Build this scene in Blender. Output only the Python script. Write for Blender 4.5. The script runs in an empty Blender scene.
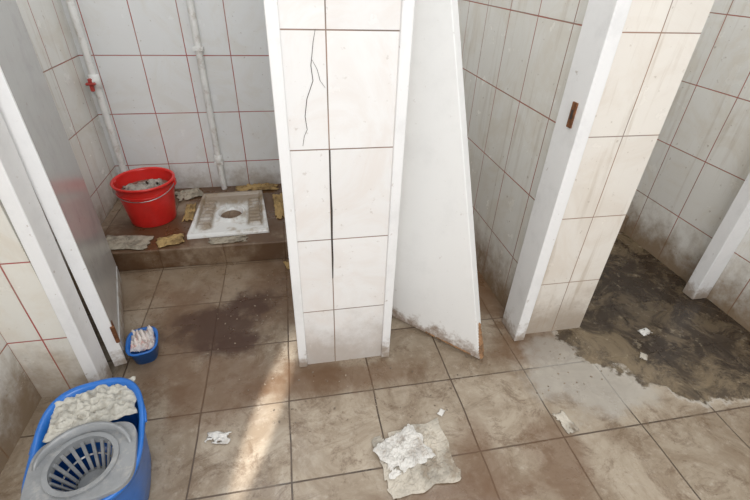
import bpy, bmesh, math, random
from mathutils import Vector, Matrix, noise
random.seed(7)
COL=bpy.context.scene.collection
# ------------------------------------------------------------ camera
th=math.atan(286/425); yaw=math.radians(11.9); ro=math.radians(2.26)
fh=Vector((math.sin(yaw),math.cos(yaw),0)); r0=Vector((math.cos(yaw),-math.sin(yaw),0))
f=fh*math.cos(th)+Vector((0,0,-math.sin(th))); u0=r0.cross(f)
r=r0*math.cos(ro)+u0*math.sin(ro); u=u0*math.cos(ro)-r0*math.sin(ro)
cam=bpy.data.objects.new('camera',bpy.data.cameras.new('camera')); COL.objects.link(cam)
cam.matrix_world=Matrix(((r.x,u.x,-f.x,0),(r.y,u.y,-f.y,0),(r.z,u.z,-f.z,1.45),(0,0,0,1)))
cam.data.lens=425/750*36; cam.data.clip_start=.02; bpy.context.scene.camera=cam

# ------------------------------------------------------------ node helpers
class N:
    def __init__(s,name,rough=.5,metal=0):
        s.m=bpy.data.materials.new(name); s.m.use_nodes=True; s.t=s.m.node_tree
        s.b=s.t.nodes['Principled BSDF']; s.b.inputs['Roughness'].default_value=rough; s.b.inputs['Metallic'].default_value=metal
        tc=s.t.nodes.new('ShaderNodeTexCoord'); s.co=tc.outputs['Object']
        sp=s.t.nodes.new('ShaderNodeSeparateXYZ'); s.l(s.co,sp.inputs[0]); s.x,s.y,s.z=sp.outputs
    def l(s,a,b): s.t.links.new(a,b)
    def put(s,v,inp):
        if isinstance(v,bpy.types.NodeSocket): s.l(v,inp)
        else:
            if isinstance(v,tuple) and len(v)==3 and inp.type=='RGBA': v=v+(1,)
            inp.default_value=v
    def math(s,op,a,b=0.0,c=None):
        n=s.t.nodes.new('ShaderNodeMath'); n.operation=op; s.put(a,n.inputs[0]); s.put(b,n.inputs[1])
        if c is not None: s.put(c,n.inputs[2])
        return n.outputs[0]
    def noise(s,scale,detail=4,rough=.6,dist=0,vec=None):
        n=s.t.nodes.new('ShaderNodeTexNoise'); n.inputs['Scale'].default_value=scale; n.inputs['Detail'].default_value=detail
        n.inputs['Roughness'].default_value=rough; n.inputs['Distortion'].default_value=dist; s.l(vec or s.co,n.inputs['Vector']); return n.outputs[0]
    def ramp(s,v,a,b,lo=0.0,hi=1.0):
        n=s.t.nodes.new('ShaderNodeMapRange'); n.interpolation_type='SMOOTHSTEP'; s.put(v,n.inputs[0])
        n.inputs[1].default_value=a; n.inputs[2].default_value=b; n.inputs[3].default_value=lo; n.inputs[4].default_value=hi; return n.outputs[0]
    def mix(s,fac,a,b):
        n=s.t.nodes.new('ShaderNodeMix'); n.data_type='RGBA'; s.put(fac,n.inputs[0]); s.put(a,n.inputs[6]); s.put(b,n.inputs[7]); return n.outputs[2]
    def comb(s,a,b,c=0.0):
        n=s.t.nodes.new('ShaderNodeCombineXYZ'); s.put(a,n.inputs[0]); s.put(b,n.inputs[1]); s.put(c,n.inputs[2]); return n.outputs[0]
    def brick(s,u,v,w,h,mort,c1,c2,smooth=.15):
        n=s.t.nodes.new('ShaderNodeTexBrick'); n.offset=0; n.squash=1; s.l(s.comb(u,v),n.inputs['Vector'])
        n.inputs['Color1'].default_value=c1+(1,); n.inputs['Color2'].default_value=c2+(1,); n.inputs['Mortar'].default_value=(0,0,0,1)
        n.inputs['Scale'].default_value=1; n.inputs['Mortar Size'].default_value=mort; n.inputs['Mortar Smooth'].default_value=smooth
        n.inputs['Brick Width'].default_value=w; n.inputs['Row Height'].default_value=h; return n.outputs[0],n.outputs[1]
    def bump(s,h,st=.3,d=.01):
        n=s.t.nodes.new('ShaderNodeBump'); n.inputs['Strength'].default_value=st; n.inputs['Distance'].default_value=d; s.l(h,n.inputs['Height']); s.l(n.outputs[0],s.b.inputs['Normal'])
    def ell(s,cx,cy,rx,ry,wob=.6,ns=6):
        a=s.math('DIVIDE',s.math('SUBTRACT',s.x,cx),rx); b=s.math('DIVIDE',s.math('SUBTRACT',s.y,cy),ry)
        d=s.math('SQRT',s.math('ADD',s.math('MULTIPLY',a,a),s.math('MULTIPLY',b,b)))
        return s.math('ADD',d,s.math('MULTIPLY',s.math('SUBTRACT',s.noise(ns,6,.65),.5),wob*2))
    def blob(s,cx,cy,rx,ry,soft=.5,wob=.6,ns=6):
        return s.ramp(s.ell(cx,cy,rx,ry,wob,ns),1+soft*.5,1-soft*.5)
    def color(s,v): s.put(v,s.b.inputs['Base Color'])
    def rough(s,v): s.put(v,s.b.inputs['Roughness'])

def wall_mat(name,axis,u0,grout,base=(.74,.74,.72),warm=(.66,.60,.52),mort=.002,dirt=1.0,dirtcol=(.22,.14,.07),zsh=.30,g2=None,streak=0):
    n=N(name,.18)
    src=n.x if axis=='x' else n.y
    uu=n.math('ADD',n.math('SUBTRACT',src,u0),.25*40); vv=n.math('ADD',n.math('SUBTRACT',n.z,zsh),.333*40)
    uu=n.math('ADD',uu,n.math('MULTIPLY',n.math('SUBTRACT',n.noise(1.3,2),.5),.010))
    c,fac=n.brick(uu,vv,.25,.333,mort,base,tuple(k*.95 for k in base),.25)
    v1=n.ramp(n.noise(3.2,8,.65,1.6),.42,.68)
    c=n.mix(n.math('MULTIPLY',v1,.45),c,warm)
    if g2 is None: g2=tuple(k*.5+.16 for k in grout)
    g=n.mix(n.ramp(n.noise(5,3),.42,.62),grout,g2)
    c=n.mix(n.math('MULTIPLY',fac,.9),c,g)
    low=n.math('ADD',n.z,n.math('MULTIPLY',n.math('SUBTRACT',n.noise(7,6,.7),.5),.5))
    d=n.math('MULTIPLY',n.ramp(low,.32,.0),.72*dirt); c=n.mix(d,c,dirtcol)
    if streak:
        sv=n.comb(n.math('MULTIPLY',src,26.0),n.math('MULTIPLY',n.z,1.6))
        c=n.mix(n.math('MULTIPLY',n.ramp(n.noise(1,5,.6,.4,sv),.52,.75),streak),c,(.33,.23,.13))
    sp=n.math('MULTIPLY',n.ramp(n.noise(38,3,.6),.66,.74),.35*dirt); c=n.mix(sp,c,dirtcol)
    n.color(c); n.rough(n.math('ADD',n.ramp(n.noise(9,4),.3,.7,.10,.28),n.math('MULTIPLY',fac,.5)))
    n.bump(n.math('MULTIPLY',fac,-1.0),.5,.004); return n.m
def paint_mat(name,col,dirtcol=(.25,.17,.1),low=.12,spec=.35,speck=.3,big=.35):
    n=N(name,spec)
    c=n.mix(n.math('MULTIPLY',n.ramp(n.noise(6,6,.7),.45,.75),big),col,tuple(k*.70 for k in col))
    h=n.math('ADD',n.z,n.math('MULTIPLY',n.math('SUBTRACT',n.noise(14,6,.7),.5),.35))
    c=n.mix(n.ramp(h,low,.0,0,.8),c,dirtcol)
    c=n.mix(n.math('MULTIPLY',n.ramp(n.noise(30,4,.7),.66,.72),speck),c,dirtcol)
    n.color(c); n.bump(n.noise(25,4),.12,.004); return n.m
def simple(name,col,rough=.4,var=.25,sc=12,metal=0,dirt=None,da=.3):
    n=N(name,rough,metal)
    c=n.mix(n.math('MULTIPLY',n.ramp(n.noise(sc,5,.65),.4,.7),1.0),col,tuple(k*(1-var) for k in col))
    if dirt: c=n.mix(n.math('MULTIPLY',n.ramp(n.noise(sc*1.7,6,.7),.5,.66),da),c,dirt)
    n.color(c); n.bump(n.noise(sc*3,3),.1,.003); return n.m

# ------------------------------------------------------------ mesh helpers
def new(name,bm,mats,parent=None,smooth=False):
    me=bpy.data.meshes.new(name); bmesh.ops.recalc_face_normals(bm,faces=bm.faces[:]); bm.to_mesh(me); bm.free()
    if not isinstance(mats,(list,tuple)): mats=[mats]
    for m in mats: me.materials.append(m)
    if smooth:
        for p in me.polygons: p.use_smooth=True
    o=bpy.data.objects.new(name,me); COL.objects.link(o)
    if parent: o.parent=parent
    return o
def empty(name,loc=(0,0,0),rz=0):
    e=bpy.data.objects.new(name,None); COL.objects.link(e); e.location=loc; e.rotation_euler=(0,0,rz); e.empty_display_size=.05; return e
def addbox(bm,x0,x1,y0,y1,z0,z1,mi=0):
    vs=[bm.verts.new((x,y,z)) for x in(x0,x1) for y in(y0,y1) for z in(z0,z1)]
    for q in((0,1,3,2),(4,6,7,5),(0,4,5,1),(2,3,7,6),(0,2,6,4),(1,5,7,3)):
        fc=bm.faces.new([vs[k] for k in q]); fc.material_index=mi
    return vs
def box(name,x0,x1,y0,y1,z0,z1,mat,bev=0,parent=None):
    bm=bmesh.new(); addbox(bm,x0,x1,y0,y1,z0,z1)
    o=new(name,bm,mat,parent)
    if bev:
        b=o.modifiers.new('bevel','BEVEL'); b.width=bev; b.segments=2
    return o
def lathe(bm,prof,seg=48,c=(0,0),sx=1,sy=1):
    rings=[]
    for rr,z in prof:
        rings.append([bm.verts.new((c[0]+sx*rr*math.cos(2*math.pi*k/seg),c[1]+sy*rr*math.sin(2*math.pi*k/seg),z)) for k in range(seg)])
    for a,b in zip(rings,rings[1:]):
        for k in range(seg): bm.faces.new((a[k],a[(k+1)%seg],b[(k+1)%seg],b[k]))
    return rings
def tube(name,pts,rad,mat,parent=None,res=8):
    c=bpy.data.curves.new(name,'CURVE'); c.dimensions='3D'; c.bevel_depth=rad; c.bevel_resolution=res//2; c.use_fill_caps=True
    s=c.splines.new('POLY'); s.points.add(len(pts)-1)
    for p,q in zip(s.points,pts): p.co=(*q,1)
    tmp=bpy.data.objects.new('tmp',c); COL.objects.link(tmp)
    dg=bpy.context.evaluated_depsgraph_get(); me=bpy.data.meshes.new_from_object(tmp.evaluated_get(dg)); bpy.data.objects.remove(tmp)
    me.materials.clear(); me.materials.append(mat); me.name=name
    for p in me.polygons: p.use_smooth=True
    o=bpy.data.objects.new(name,me); COL.objects.link(o)
    if parent: o.parent=parent
    return o
def crumple(name,loc,sx,sy,rz,h,mat,seed=0,n=26,fold=9,ragged=.12,base=.003,parent=None,cut=.62,smooth=True):
    bm=bmesh.new(); V={}
    for i in range(n+1):
        for j in range(n+1):
            a=i/n*2-1; b=j/n*2-1
            p=Vector((a*3,b*3,seed*3.7))
            k=abs(noise.noise(p*fold/9))+.6*abs(noise.noise(p*fold/4.5+Vector((5,0,0))))+.25*abs(noise.noise(p*fold/2))
            ed=1+ragged*noise.noise(Vector((a*2.2,b*2.2,seed+9)))*1.6
            x=a*sx/2*ed+.1*ragged*sx*noise.noise(p*2); y=b*sy/2*ed+.1*ragged*sy*noise.noise(p*2+Vector((3,3,3)))
            env=1-.75*max(abs(a),abs(b))**3
            V[i,j]=bm.verts.new((x,y,base+h*k*env))
    for i in range(n):
        for j in range(n):
            bm.faces.new((V[i,j],V[i+1,j],V[i+1,j+1],V[i,j+1]))
    dead=[fc for fc in bm.faces if noise.noise(Vector((fc.calc_center_median().x/sx*5,fc.calc_center_median().y/sy*5,seed*1.3)))+ (max(abs(fc.calc_center_median().x)/sx,abs(fc.calc_center_median().y)/sy)*2)**4*.5>cut]
    bmesh.ops.delete(bm,geom=dead,context='FACES')
    o=new(name,bm,mat,parent,smooth); o.location=loc; o.rotation_euler=(0,0,rz)
    s=o.modifiers.new('thick','SOLIDIFY'); s.thickness=.0015; s.offset=1
    return o

# ------------------------------------------------------------ materials
RED=(.46,.10,.09)
M_back=wall_mat('tile_back','x',-.823+.75,RED,(.80,.81,.81),(.70,.67,.61),mort=.0030,dirt=1.05,g2=(.46,.22,.19))
M_side=wall_mat('tile_side','y',1.27,(.42,.13,.09),(.80,.79,.75),(.67,.61,.51),mort=.0028,streak=.28,dirt=1.25,g2=(.36,.21,.16))
M_pier=wall_mat('tile_pier','x',.111,(.34,.22,.17),(.84,.83,.82),(.74,.67,.62),dirt=.65,g2=(.22,.17,.14))
M_pier2=wall_mat('tile_pier2','x',1.165,(.40,.25,.18),(.82,.78,.72),(.68,.60,.51),dirt=.8,streak=.4)
M_front=wall_mat('tile_front','x',-.93,RED,(.78,.76,.70),(.67,.59,.48),mort=.0028,g2=(.42,.22,.19),streak=.2)
M_white=paint_mat('frame_paint',(.84,.84,.84),speck=.45)
M_door=paint_mat('door_paint',(.87,.87,.86),dirtcol=(.20,.11,.05),low=.10,spec=.3,speck=.2,big=.2)
M_doorg=paint_mat('door_grey_paint',(.54,.54,.53),low=.16,spec=.22,speck=.5,big=.6)

def floor_mat(name,step=False):
    n=N(name,.35)
    uu=n.math('ADD',n.math('SUBTRACT',n.x,-.09),.335*30); vv=n.math('ADD',n.math('SUBTRACT',n.y,1.10),.325*30)
    wv=n.math('MULTIPLY',n.math('SUBTRACT',n.noise(1.7,2),.5),.03); uu=n.math('ADD',uu,wv)
    c,fac=n.brick(uu,vv,.335,.325,.0034,(.44,.37,.285),(.33,.27,.20),.3)
    c=n.mix(n.ramp(n.noise(4.0,9,.72,.8),.38,.62,0,.85),c,(.22,.16,.105))
    c=n.mix(n.ramp(n.noise(1.6,6,.7,.5),.52,.7,0,.5),c,(.48,.43,.36))
    c=n.mix(n.ramp(n.noise(22,6,.8),.5,.72,0,.5),c,(.50,.44,.36))
    # brown grime patches and smeared streaks
    c=n.mix(n.ramp(n.noise(7,9,.82,.6),.50,.62,0,.62),c,(.13,.078,.042))
    sv=n.comb(n.math('MULTIPLY',n.math('ADD',n.x,n.math('MULTIPLY',n.y,.5)),3.0),n.math('MULTIPLY',n.math('SUBTRACT',n.y,n.math('MULTIPLY',n.x,.3)),16.0))
    c=n.mix(n.ramp(n.noise(1,7,.7,1.0,sv),.54,.70,0,.45),c,(.15,.10,.06))
    gd=n.ramp(n.noise(3,4),.35,.65,.4,.97)
    c=n.mix(n.math('MULTIPLY',fac,gd),c,(.09,.06,.04))
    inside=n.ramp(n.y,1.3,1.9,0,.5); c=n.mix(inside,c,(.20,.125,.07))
    if not step:
        for a in((-.36,1.22,.22,.17),(-.58,1.50,.16,.35),(.02,1.24,.12,.07),(1.0,1.75,.14,.5),(.75,1.9,.4,.35),(1.02,1.22,.20,.09),(.58,.72,.08,.18),(.1,1.18,.4,.07),(-.1,1.85,.2,.3),(.42,.62,.25,.07),(.85,.70,.10,.16)): c=n.mix(n.math('MULTIPLY',n.blob(*a,.9,.95,9),.65),c,(.135,.068,.03))
        for a in((-.41,1.57,.20,.15),(-.27,1.72,.12,.09),(-.33,1.45,.10,.08)): c=n.mix(n.math('MULTIPLY',n.blob(*a,1.0,1.1,10),.9),c,(.055,.020,.008))
        c=n.mix(n.math('MULTIPLY',n.blob(1.20,1.05,.28,.22,.5,.7,7),.6),c,(.45,.43,.39))
        e=n.ell(2.02,1.42,.86,.66,.35,5)
        wet=n.ramp(e,1.05,.99)
        depth=n.math('ADD',n.ramp(e,1.0,.35,.0,.6),n.ramp(n.noise(5,8,.8,.9),.40,.60,0,.85))
        wc=n.mix(n.math('MINIMUM',depth,1.0),(.22,.165,.10),(.024,.014,.008))
        c=n.mix(n.math('MULTIPLY',wet,.94),c,wc)
        edge=n.math('MULTIPLY',n.math('MULTIPLY',n.ramp(e,.99,1.02),n.ramp(e,1.06,1.03)),n.ramp(n.noise(9,4),.42,.58))
        c=n.mix(n.math('MULTIPLY',edge,.6),c,(.58,.54,.48))
        c=n.mix(n.math('MULTIPLY',n.math('MULTIPLY',wet,n.ramp(n.noise(16,4,.7),.60,.68)),.45),c,(.40,.33,.23))
        rg=n.math('SUBTRACT',n.ramp(n.noise(6,5,.6),.35,.65,.24,.46),n.math('MULTIPLY',wet,.13))
    else:
        for a in((-.7,2.3,.4,.2),(-.2,2.55,.2,.6),(-.45,2.80,.7,.18),(-.95,2.2,.35,.15)): c=n.mix(n.math('MULTIPLY',n.blob(*a,.7,.9,8),.9),c,(.11,.055,.025))
        rg=n.ramp(n.noise(6,5,.6),.35,.65,.25,.5)
    n.color(c); n.rough(rg)
    n.bump(n.math('ADD',n.math('MULTIPLY',fac,-1.0),n.math('MULTIPLY',n.noise(20,5),.25)),.5,.004); return n.m
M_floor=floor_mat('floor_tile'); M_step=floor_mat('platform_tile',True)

# ------------------------------------------------------------ room shell
TOP=2.35; YB=2.87; XL=-1.15; XR=2.15
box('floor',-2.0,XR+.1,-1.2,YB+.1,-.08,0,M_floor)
box('wall_back',XL-.1,XR+.1,YB,YB+.1,0,TOP,M_back)
box('wall_stall_left',XL-.1,XL,1.345,YB,0,TOP,M_side)
box('wall_left',-1.15,-1.04,-1.2,1.27,0,TOP,M_side)
box('wall_front_left',-1.15,-.845,1.27,1.345,0,TOP,M_front)
box('wall_right',XR,XR+.1,-1.2,YB,0,TOP,M_side)
def partition(name,x0,x1,y0,mf):
    bm=bmesh.new(); addbox(bm,x0,x1,y0,YB,0,TOP); bm.normal_update()
    for fc in bm.faces: fc.material_index=1 if abs(fc.normal.x)>.5 else 0
    return new(name,bm,[mf,M_side])
partition('wall_partition_centre',-.03,.335,1.275,M_pier)
partition('wall_partition_right',1.0,1.315,1.30,M_pier2)
for i,(a,b) in enumerate(((XL,-.03),(.335,1.0),(1.315,XR))):
    box('floor_platform' if i==0 else 'floor_platform.%03d'%i,a,b,2.09,YB,0,.12,M_step,.006)

box('trim_1',-.045,-.010,1.262,1.40,0,2.05,M_white,.004)
box('trim_2',.314,.349,1.262,1.42,0,2.05,M_white,.004)
box('trim_3',.950,1.0,1.262,1.40,0,2.05,M_white,.004)
def leanbox(name,x0,x1,y0,y1,z1,dx,mat,z0=0,parent=None):
    bm=bmesh.new(); vs=addbox(bm,x0,x1,y0,y1,z0,z1)
    for v in vs:
        if v.co.z>.2: v.co.x+=dx
    o=new(name,bm,mat,parent); b=o.modifiers.new('bevel','BEVEL'); b.width=.004; b.segments=2; return o
leanbox('trim_4',-.850,-.805,1.255,1.345,2.05,.05,M_white)
leanbox('trim_5',2.055,2.15,1.40,1.47,2.05,0,M_white)

M_dark=simple('crack_dark',(.05,.04,.035),.9)
M_cem=simple('rough_cement',(.36,.33,.30),.95,.5,40)
def strip(name,pts,w,y,mat,parent=None,wob=0):
    bm=bmesh.new(); prev=None
    for k,(x,z) in enumerate(pts):
        ww=w*(.5+.5*math.sin(math.pi*(k+.6)/(len(pts)+.2))) if not wob else w*(1+wob*(noise.noise(Vector((z*14,2,1)))+.5*noise.noise(Vector((z*45,2,1)))))
        a=bm.verts.new((x-ww,y,z)); b=bm.verts.new((x+ww,y,z))
        if prev: bm.faces.new((prev[0],prev[1],b,a))
        prev=(a,b)
    return new(name,bm,mat,parent)
strip('wall_crack',[(.082,1.30),(.075,1.27),(.070,1.235),(.066,1.21),(.07,1.17),(.06,1.145),(.05,1.12),(.042,1.07),(.046,1.03),(.036,1.01),(.030,.98)],.0010,1.2735,M_dark)
strip('wall_crack.001',[(.112,.965),(.111,.85),(.113,.75),(.111,.64),(.112,.55),(.11,.46)],.003,1.2735,M_dark)
strip('wall_crack.002',[(.070,1.225),(.083,1.20),(.090,1.17),(.104,1.15)],.0007,1.2733,M_dark)
strip('cement_joint',[(1.006,2.0*k/160) for k in range(161)],.009,1.2985,M_cem,None,1.4)

# ------------------------------------------------------------ doors
d2=empty('door_2')
def leaf(name,A,B,t1,z0,H,th,mat,parent):
    A=Vector(A);B=Vector(B);d=(B-A);nrm=Vector((-d.y,d.x)).normalized()*th/2
    bm=bmesh.new(); Q=[]
    for s in(-1,1):
        P=[(A+nrm*s,z0),(B+nrm*s,z0),(A+d*t1+nrm*s,H),(A+nrm*s,H)]
        Q.append([bm.verts.new((p.x,p.y,z)) for p,z in P])
    bm.faces.new(Q[0]); bm.faces.new(Q[1][::-1])
    for k in range(4): bm.faces.new((Q[0][k],Q[0][(k+1)%4],Q[1][(k+1)%4],Q[1][k]))
    o=new(name,bm,mat,parent); b=o.modifiers.new('bevel','BEVEL'); b.width=.003; b.segments=2; return o
leaf('leaf',(.395,1.56),(.755,1.19),.05,.012,1.98,.045,M_door,d2)
M_wood=simple('raw_wood',(.36,.20,.10),.8,.5,30)
bm=bmesh.new()
for k in range(13):
    z=.014+k*.014
    t=1.0-.0068*k
    px=.395+.36*t; py=1.56-.37*t; w=.021*(1-abs(k-3)/11)
    mtx=Matrix.Translation((px,py,z))@Matrix.Rotation(math.radians(-45.8),4,'Z')@Matrix.Diagonal((.008+random.uniform(0,.005),w+.003,.010,1))
    bmesh.ops.create_icosphere(bm,subdivisions=2,radius=1,matrix=mtx)
for k in range(16):
    t=random.uniform(.45,.98); px=.395+.36*t-.0165; py=1.56-.37*t-.0165
    mtx=Matrix.Translation((px,py,.018))@Matrix.Rotation(math.radians(-45.8),4,'Z')@Matrix.Diagonal((random.uniform(.006,.018),.003,random.uniform(.003,.008),1))
    bmesh.ops.create_icosphere(bm,subdivisions=1,radius=1,matrix=mtx)
new('broken_corner',bm,M_wood,d2)
d1=empty('door_1',(-.775,1.375,0),math.radians(107))
leanbox('leaf',0,.62,-.02,.02,1.98,0,M_doorg,.03,d1)
box('edge_strip',-.008,.001,-.023,.023,.03,1.98,M_white,.001,d1)
box('rail_bottom',.02,.60,-.024,-.019,.08,.13,M_doorg,.001,d1)
M_rust=simple('rusty_metal',(.30,.13,.06),.7,.5,25,.6)
for k,z in enumerate((.16,1.75)):
    bm=bmesh.new(); lathe(bm,[(.0005,z),(.008,z),(.008,z+.08),(.0005,z+.08)],16,(-.012,-.024)); addbox(bm,-.002,.03,-.0245,-.022,z,z+.08); new('hinge_%d'%k,bm,M_rust,d1)
bm=bmesh.new(); addbox(bm,.9445,.9505,1.30,1.325,1.0,1.085); addbox(bm,.9435,.9447,1.307,1.318,1.03,1.06,1)
new('latch_plate',bm,[M_rust,M_dark])

# ------------------------------------------------------------ pipes
M_pipe=simple('pipe_plastic',(.82,.82,.80),.35,.15,9,dirt=(.3,.2,.12),da=.35)
M_redp=simple('valve_red',(.45,.05,.04),.4)
p=empty('water_pipe')
tube('pipe',[(-.495,2.835,2.3),(-.495,2.835,.30),(-.49,2.83,.12)],.02,M_pipe,p)
for z in(.3,1.0,1.6): 
    bm=bmesh.new(); addbox(bm,-.523,-.467,2.812,2.869,z,z+.018); new('clamp',bm,M_pipe,p)
bm=bmesh.new(); lathe(bm,[(.02,.30),(.027,.305),(.027,.36),(.02,.365)],24,(-.495,2.835)); new('coupling',bm,M_pipe,p,True)
p=empty('water_pipe.001')
tube('pipe',[(-1.09,2.825,2.3),(-1.09,2.825,.12)],.019,M_pipe,p)
tube('branch',[(-1.09,2.825,.84),(-1.10,2.78,.84)],.013,M_pipe,p)
bm=bmesh.new(); lathe(bm,[(.019,.80),(.028,.805),(.028,.87),(.019,.875)],24,(-1.09,2.825)); new('tee',bm,M_pipe,p,True)
bm=bmesh.new(); addbox(bm,-1.125,-1.075,2.765,2.79,.825,.838); addbox(bm,-1.11,-1.09,2.77,2.79,.79,.86); o=new('valve_handle',bm,M_redp,p)
o.modifiers.new('bevel','BEVEL').width=.004

# ------------------------------------------------------------ red bucket
def bucket(name,cx,cy,z0,rb,rt,h,mat):
    e=empty(name,(cx,cy,z0))
    bm=bmesh.new(); t=.004
    prof=[(.001,.012),(rb*.9,.012),(rb,.0),(rb+.002,.004)]
    for k in range(1,9):
        q=k/8; prof.append((rb+(rt-rb)*q,h*q*.94))
    prof+=[(rt+.010,h*.945),(rt+.012,h*.985),(rt+.006,h),(rt-.004,h*.985)]
    for k in range(8,0,-1):
        q=k/8; prof.append((rb-t+(rt-rb)*q,h*q*.93+.004))
    prof+=[(rb-t-.004,.018),(.001,.018)]
    lathe(bm,prof,56); new('shell',bm,mat,e,True)
    bm=bmesh.new(); q=.80; rr=rb+(rt-rb)*q; lathe(bm,[(rr,h*.745),(rr+.006,h*.75),(rr+.006,h*.77),(rr,h*.775)],56); new('rib',bm,mat,e,True)
    for s in(-1,1):
        bm=bmesh.new(); addbox(bm,s*(rt+.003)-.012,s*(rt+.003)+.012,-.018,.018,h*.82,h*.97)
        o=new('ear',bm,mat,e); b=o.modifiers.new('b','BEVEL'); b.width=.005
    return e
M_red=simple('red_plastic',(.70,.025,.02),.3,.2,6)
M_rag=simple('dirty_rag',(.42,.38,.33),.9,.4,20,dirt=(.12,.09,.07),da=.7)
b=bucket('plastic_bucket',-.865,2.47,.12,.125,.158,.26,M_red)
M_wire=simple('wire_metal',(.5,.5,.5),.35,.2,metal=1)
pts=[(.166*math.cos(a),-.166*math.sin(a)*.98,.235-.05*math.sin(a)) for a in [math.pi*k/24 for k in range(25)]]
tube('bail_handle',pts,.0025,M_wire,b)
bm=bmesh.new(); lathe(bm,[(.001,.19),(.142,.19)],40); new('dirty_water',bm,simple('bucket_contents',(.22,.17,.13),.25,.4),b)
crumple('rag',(0,0,.185),.22,.2,.5,.04,M_rag,3,parent=b)

# ------------------------------------------------------------ squat toilet
n=N('porcelain',.22)
c=n.mix(n.ramp(n.noise(9,7,.7),.46,.66,0,.7),(.80,.80,.78),(.36,.27,.17))
ax=n.math('ABSOLUTE',n.x); ay=n.math('ABSOLUTE',n.y)
foot=n.math('MULTIPLY',n.math('MULTIPLY',n.ramp(ax,.085,.11),n.ramp(ax,.20,.185)),n.ramp(n.math('ADD',ay,n.math('MULTIPLY',n.noise(14,5),.08)),.25,.20))
c=n.mix(n.math('MULTIPLY',foot,n.ramp(n.noise(20,6,.7),.3,.6,.5,.9)),c,(.24,.17,.10))
c=n.mix(n.ramp(n.math('ADD',n.y,n.math('MULTIPLY',n.noise(10,5),.12)),.14,.22,0,.8),c,(.25,.17,.09))
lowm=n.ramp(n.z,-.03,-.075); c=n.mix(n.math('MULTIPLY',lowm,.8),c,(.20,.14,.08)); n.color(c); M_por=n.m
st=empty('squat_toilet',(-.41,2.455,.123),math.radians(2))
bm=bmesh.new()
W,L=.225,.262; nx,ny=80,92
def hgt(x,y):
    ax=abs(x); e=min(W-ax,L-abs(y)); z=.024
    if e>.02: z=.008+.016*max(0,1-(e-.02)/.010)
    dd=math.hypot(x,y+.02)-.078
    if 0<dd<.018: z=max(z,.024)
    if y>.05 and y<.15 and ax<.035: z=min(z,.002)
    if dd<0: z=.024-min(.11,.75*(-dd)**.7)
    if .115<ax<.19 and -.17<y<.15: z=.018+.006*(1 if math.sin(y*150)>0 else 0)
    return z
V=[[bm.verts.new((-W+2*W*i/nx,-L+2*L*j/ny,hgt(-W+2*W*i/nx,-L+2*L*j/ny))) for j in range(ny+1)] for i in range(nx+1)]
for i in range(nx):
    for j in range(ny): bm.faces.new((V[i][j],V[i+1][j],V[i+1][j+1],V[i][j+1]))
bd=[V[i][0] for i in range(nx+1)]+[V[nx][j] for j in range(1,ny+1)]+[V[i][ny] for i in range(nx-1,-1,-1)]+[V[0][j] for j in range(ny-1,0,-1)]
lo=[bm.verts.new((v.co.x*1.01,v.co.y*1.01,-.002)) for v in bd]
for k in range(len(bd)): bm.faces.new((bd[k],lo[k],lo[(k+1)%len(lo)],bd[(k+1)%len(bd)]))
for v in bm.verts: v.co.x*=1-.16*(v.co.y+L)/(2*L)
new('pan',bm,M_por,st,True)
bm=bmesh.new(); lathe(bm,[(.001,-.072),(.034,-.072),(.037,-.066)],32,(0,-.02)); new('drain_water',bm,simple('drain_dark',(.10,.10,.10),.08),st)

# ------------------------------------------------------------ mop bucket
mb=empty('mop_bucket',(-.655,.855,0),math.radians(11)); mb.scale=(.95,.95,.97)
M_blue=simple('blue_plastic',(.02,.15,.52),.28,.2,6)
M_grey=simple('grey_plastic',(.26,.27,.28),.32,.2,14,dirt=(.45,.43,.40),da=.4)
def sup(a,rx,ry,p=3.0):
    c,s=math.cos(a),math.sin(a); return (rx*math.copysign(abs(c)**(2/p),c),ry*math.copysign(abs(s)**(2/p),s))
def sring(bm,rx,ry,z,seg=64,p=3.0,zf=None):
    out=[]
    for k in range(seg):
        x,y=sup(2*math.pi*(k+.5)/seg,rx,ry,p); out.append(bm.verts.new((x,y,z+(zf(x,y) if zf else 0))))
    return out
def bridge(bm,R):
    for a,b in zip(R,R[1:]):
        n=len(a)
        for k in range(n): bm.faces.new((a[k],a[(k+1)%n],b[(k+1)%n],b[k]))
bm=bmesh.new()
zf=lambda x,y:.03*max(0,(y-.02)/.2)
R=[sring(bm,.105,.155,0)]
for q in(.05,.3,.6,.9): R.append(sring(bm,.112+.028*q,.165+.038*q,.26*q))
R+= [sring(bm,.142,.205,.25,zf=zf),sring(bm,.155,.218,.252,zf=zf),sring(bm,.156,.219,.268,zf=zf),sring(bm,.150,.213,.272,zf=zf),sring(bm,.139,.202,.266,zf=zf)]
for q in(.9,.6,.3,.05): R.append(sring(bm,.107+.028*q,.160+.038*q,.26*q+.004))
bridge(bm,R); bm.faces.new(R[0]); bm.faces.new(R[-1])
new('tub',bm,M_blue,mb,True)
bm=bmesh.new(); seg=64; cy=-.085; rh=.088
def deck(z):
    o=[];i=[]
    for k in range(seg):
        a=2*math.pi*(k+.5)/seg
        x,y=sup(a,.141,.12,4); o.append(bm.verts.new((x,y+cy+.0,z)))
        i.append(bm.verts.new((rh*math.cos(a),rh*math.sin(a)+cy,z)))
    return o,i
o1,i1=deck(.268); o2,i2=deck(.286)
for k in range(seg):
    j=(k+1)%seg
    bm.faces.new((o2[k],o2[j],i2[j],i2[k])); bm.faces.new((o1[k],i1[k],i1[j],o1[j]))
    bm.faces.new((o1[k],o1[j],o2[j],o2[k])); bm.faces.new((i1[k],i2[k],i2[j],i1[j]))
o=new('wringer_deck',bm,M_grey,mb); bv=o.modifiers.new('b','BEVEL'); bv.width=.003; bv.segments=2; bv.limit_method='ANGLE'
bm=bmesh.new()
lathe(bm,[(.083,.262),(.083,.294),(.097,.294),(.097,.284)],48,(0,cy))
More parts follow.
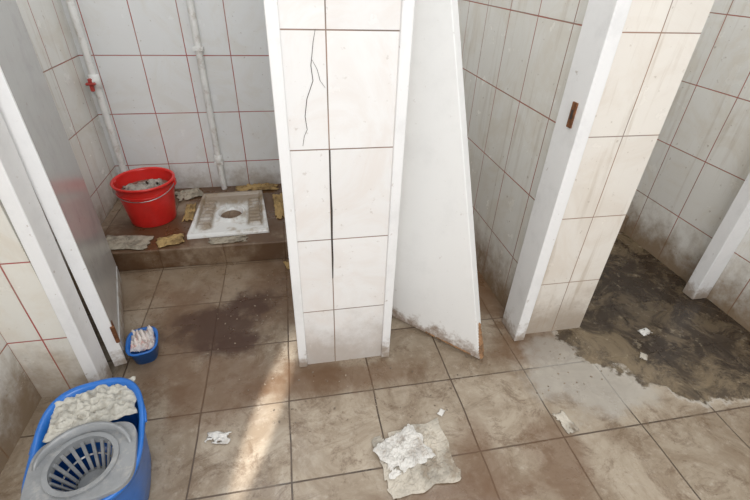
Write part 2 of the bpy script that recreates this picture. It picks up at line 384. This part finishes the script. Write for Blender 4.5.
lathe(bm,[(.066,.228),(.070,.232),(.066,.236)],48,(0,cy))
lathe(bm,[(.045,.182),(.049,.178),(.049,.188),(.045,.192)],48,(0,cy))
lathe(bm,[(.001,.178),(.046,.178),(.046,.182),(.02,.186),(.001,.186)],32,(0,cy))
for k in range(18):
    a=2*math.pi*k/18; w=.30*math.pi/18*1.9
    def pt(rr,z,da): return bm.verts.new((rr*math.cos(a+da),rr*math.sin(a+da)+cy,z))
    A=[pt(.084,.28,-w/1.6),pt(.084,.28,w/1.6),pt(.048,.183,w),pt(.048,.183,-w)]
    B=[pt(.080,.28,-w/1.6),pt(.080,.28,w/1.6),pt(.044,.183,w),pt(.044,.183,-w)]
    bm.faces.new(A); bm.faces.new(B[::-1])
    for q in range(4): bm.faces.new((A[q],A[(q+1)%4],B[(q+1)%4],B[q]))
new('wringer_basket',bm,M_grey,mb)
bm=bmesh.new(); ri=[];K=24
for k in range(K+1):
    a=math.pi*(.06+.88*k/K); hh=.286+.034*math.sin(math.pi*k/K)**.5
    q=[]
    for (rx,ry,z) in((.132,.108,.28),(.132,.108,hh),(.122,.098,hh),(.122,.098,.28)):
        q.append(bm.verts.new((rx*math.cos(a),ry*math.sin(a)+cy+.006,z)))
    ri.append(q)
for a_,b_ in zip(ri,ri[1:]):
    for q in range(3): bm.faces.new((a_[q],b_[q],b_[q+1],a_[q+1]))
new('wringer_lip',bm,M_grey,mb,True)
crumple('mop_rag',(.0,.125,.266),.25,.16,.1,.045,simple('mop_rag_cloth',(.56,.54,.48),.9,.35,25,dirt=(.28,.24,.18),da=.5),11,40,12,.08,parent=mb,cut=.95)
pts=[(.158*math.cos(a),.02+.2*math.sin(a),.262+.02*math.sin(a)) for a in [math.pi*k/20 for k in range(21)]]
tube('bail_handle',pts,.004,M_blue,mb)

# ------------------------------------------------------------ small blue basin by the left door
bb=empty('blue_basin',(-.700,1.45,0),.2); bb.scale=(.85,.85,1)
bm=bmesh.new(); R=[sring(bm,.055,.075,0,40)]
R+=[sring(bm,.066,.09,.07,40),sring(bm,.074,.098,.072,40),sring(bm,.074,.098,.078,40),sring(bm,.063,.087,.077,40),sring(bm,.052,.072,.005,40)]
bridge(bm,R); bm.faces.new(R[0]); bm.faces.new(R[-1]); new('tub',bm,M_blue,bb,True)
crumple('rag',(0,.02,.045),.11,.14,0,.09,simple('pink_white_rag',(.72,.66,.62),.9,.3,20,dirt=(.5,.15,.12),da=.6),14,20,parent=bb)

# ------------------------------------------------------------ litter
M_pap=simple('paper',(.56,.51,.43),.9,.45,7,dirt=(.24,.18,.12),da=.65)
M_pap2=simple('paper_white',(.72,.70,.66),.9,.25,14,dirt=(.35,.27,.2),da=.4)
M_yel=simple('stained_paper',(.46,.31,.13),.9,.45,16,dirt=(.14,.075,.03),da=.7)
M_news=simple('wet_newsprint',(.42,.37,.29),.9,.45,24,dirt=(.15,.10,.06),da=.6)
# torn sheet built from two overlapping crumpled layers
ps=empty('crumpled_paper',(.345,.79,0),math.radians(6))
crumple('under_layer',(0,0,0),.26,.235,0,.016,M_pap,1,44,16,.10,parent=ps,cut=.86,smooth=False)
crumple('top_layer',(-.035,.03,.008),.17,.14,.25,.020,M_pap2,23,34,16,.16,parent=ps,cut=.80,smooth=False)
crumple('paper_scrap',(-.345,.98,0),.085,.045,-.2,.012,M_pap2,2,16)
crumple('paper_scrap.001',(.955,.83,0),.05,.09,.2,.008,M_pap,5,16)
crumple('paper_scrap.002',(1.62,1.22,0),.06,.04,.2,.008,M_pap2,31,12)
crumple('paper_scrap.003',(1.50,1.08,0),.04,.03,.8,.008,M_pap,32,12)
crumple('paper_scrap.004',(.49,.95,0),.03,.02,.8,.006,M_pap2,33,10)
crumple('newspaper',(-.95,2.19,.12),.26,.14,-.15,.018,M_news,8,24,7,.12,cut=.8)
crumple('newspaper.001',(-.71,2.755,.12),.16,.14,.4,.035,M_news,7,20,7,.2,cut=.8)
crumple('newspaper.002',(-.715,2.175,.12),.14,.10,.3,.03,M_yel,9,18,cut=.75)
crumple('newspaper.003',(-.10,2.52,.12),.10,.34,.1,.03,M_yel,10,20,cut=.75)
crumple('newspaper.004',(-.27,2.80,.12),.28,.08,0,.04,M_yel,12,18,cut=.75)
crumple('newspaper.005',(-.99,2.76,.12),.16,.10,0,.04,M_pap2,15,18)
crumple('newspaper.006',(-.665,2.50,.12),.06,.22,.05,.03,M_yel,17,18,cut=.75)
crumple('newspaper.007',(-.40,2.145,.12),.20,.07,.05,.012,M_news,18,18,cut=.75)
crumple('leaf_litter',(-.07,2.02,0),.05,.10,.3,.015,M_yel,16,12)
bm=bmesh.new(); rnd=random.Random(4)
for k in range(200):
    if rnd.random()<.65: x,y=rnd.uniform(-.3,1.3),rnd.uniform(.95,1.24)
    else: x,y=rnd.uniform(-.45,-.10),rnd.uniform(1.4,2.0)
    s=rnd.uniform(.0015,.0045)
    mtx=Matrix.Translation((x,y,s*.4))@Matrix.Rotation(rnd.uniform(0,6),4,'Z')@Matrix.Diagonal((s*rnd.uniform(.7,1.8),s,s*.6,1))
    bmesh.ops.create_icosphere(bm,subdivisions=1,radius=1,matrix=mtx)
new('plaster_crumbs',bm,simple('crumbs',(.34,.27,.20),.9,.7,40))

# ------------------------------------------------------------ light
w=bpy.data.worlds.new('world'); bpy.context.scene.world=w; w.use_nodes=True
bg=w.node_tree.nodes['Background']; bg.inputs[0].default_value=(.92,.96,1,1); bg.inputs[1].default_value=.72
def area(name,loc,target,sx,sy,e,col):
    l=bpy.data.lights.new(name,'AREA'); l.shape='RECTANGLE'; l.size=sx; l.size_y=sy; l.energy=e; l.color=col
    o=bpy.data.objects.new(name,l); COL.objects.link(o); o.location=loc
    o.rotation_euler=(Vector(target)-Vector(loc)).to_track_quat('-Z','Y').to_euler(); return o
area('window_light',(.2,-1.1,2.2),(.3,1.6,.4),1.6,1.0,48,(1,.975,.95))
area('stall_fill',(.6,2.0,3.0),(.6,1.8,0),2.6,1.4,38,(.96,.98,1))  # added overhead fill to brighten stalls and back wall, no actual roof window
s=bpy.data.lights.new('sun_beam','SPOT'); s.energy=850; s.color=(1,.99,.97); s.spot_size=math.radians(15); s.spot_blend=1.0; s.shadow_soft_size=.01
o=bpy.data.objects.new('sun_beam',s); COL.objects.link(o)
loc=Vector((-.55,-.7,2.4)); tgt=Vector((-.175,1.07,0)); dz=(loc-tgt).normalized()
yd=Vector((.15,.5,0)); yd=(yd-dz*yd.dot(dz)).normalized(); xd=yd.cross(dz)
mt=Matrix((xd*.17,yd,dz)).transposed().to_4x4(); mt.translation=loc; o.matrix_world=mt
bpy.context.scene.view_settings.view_transform='Standard'
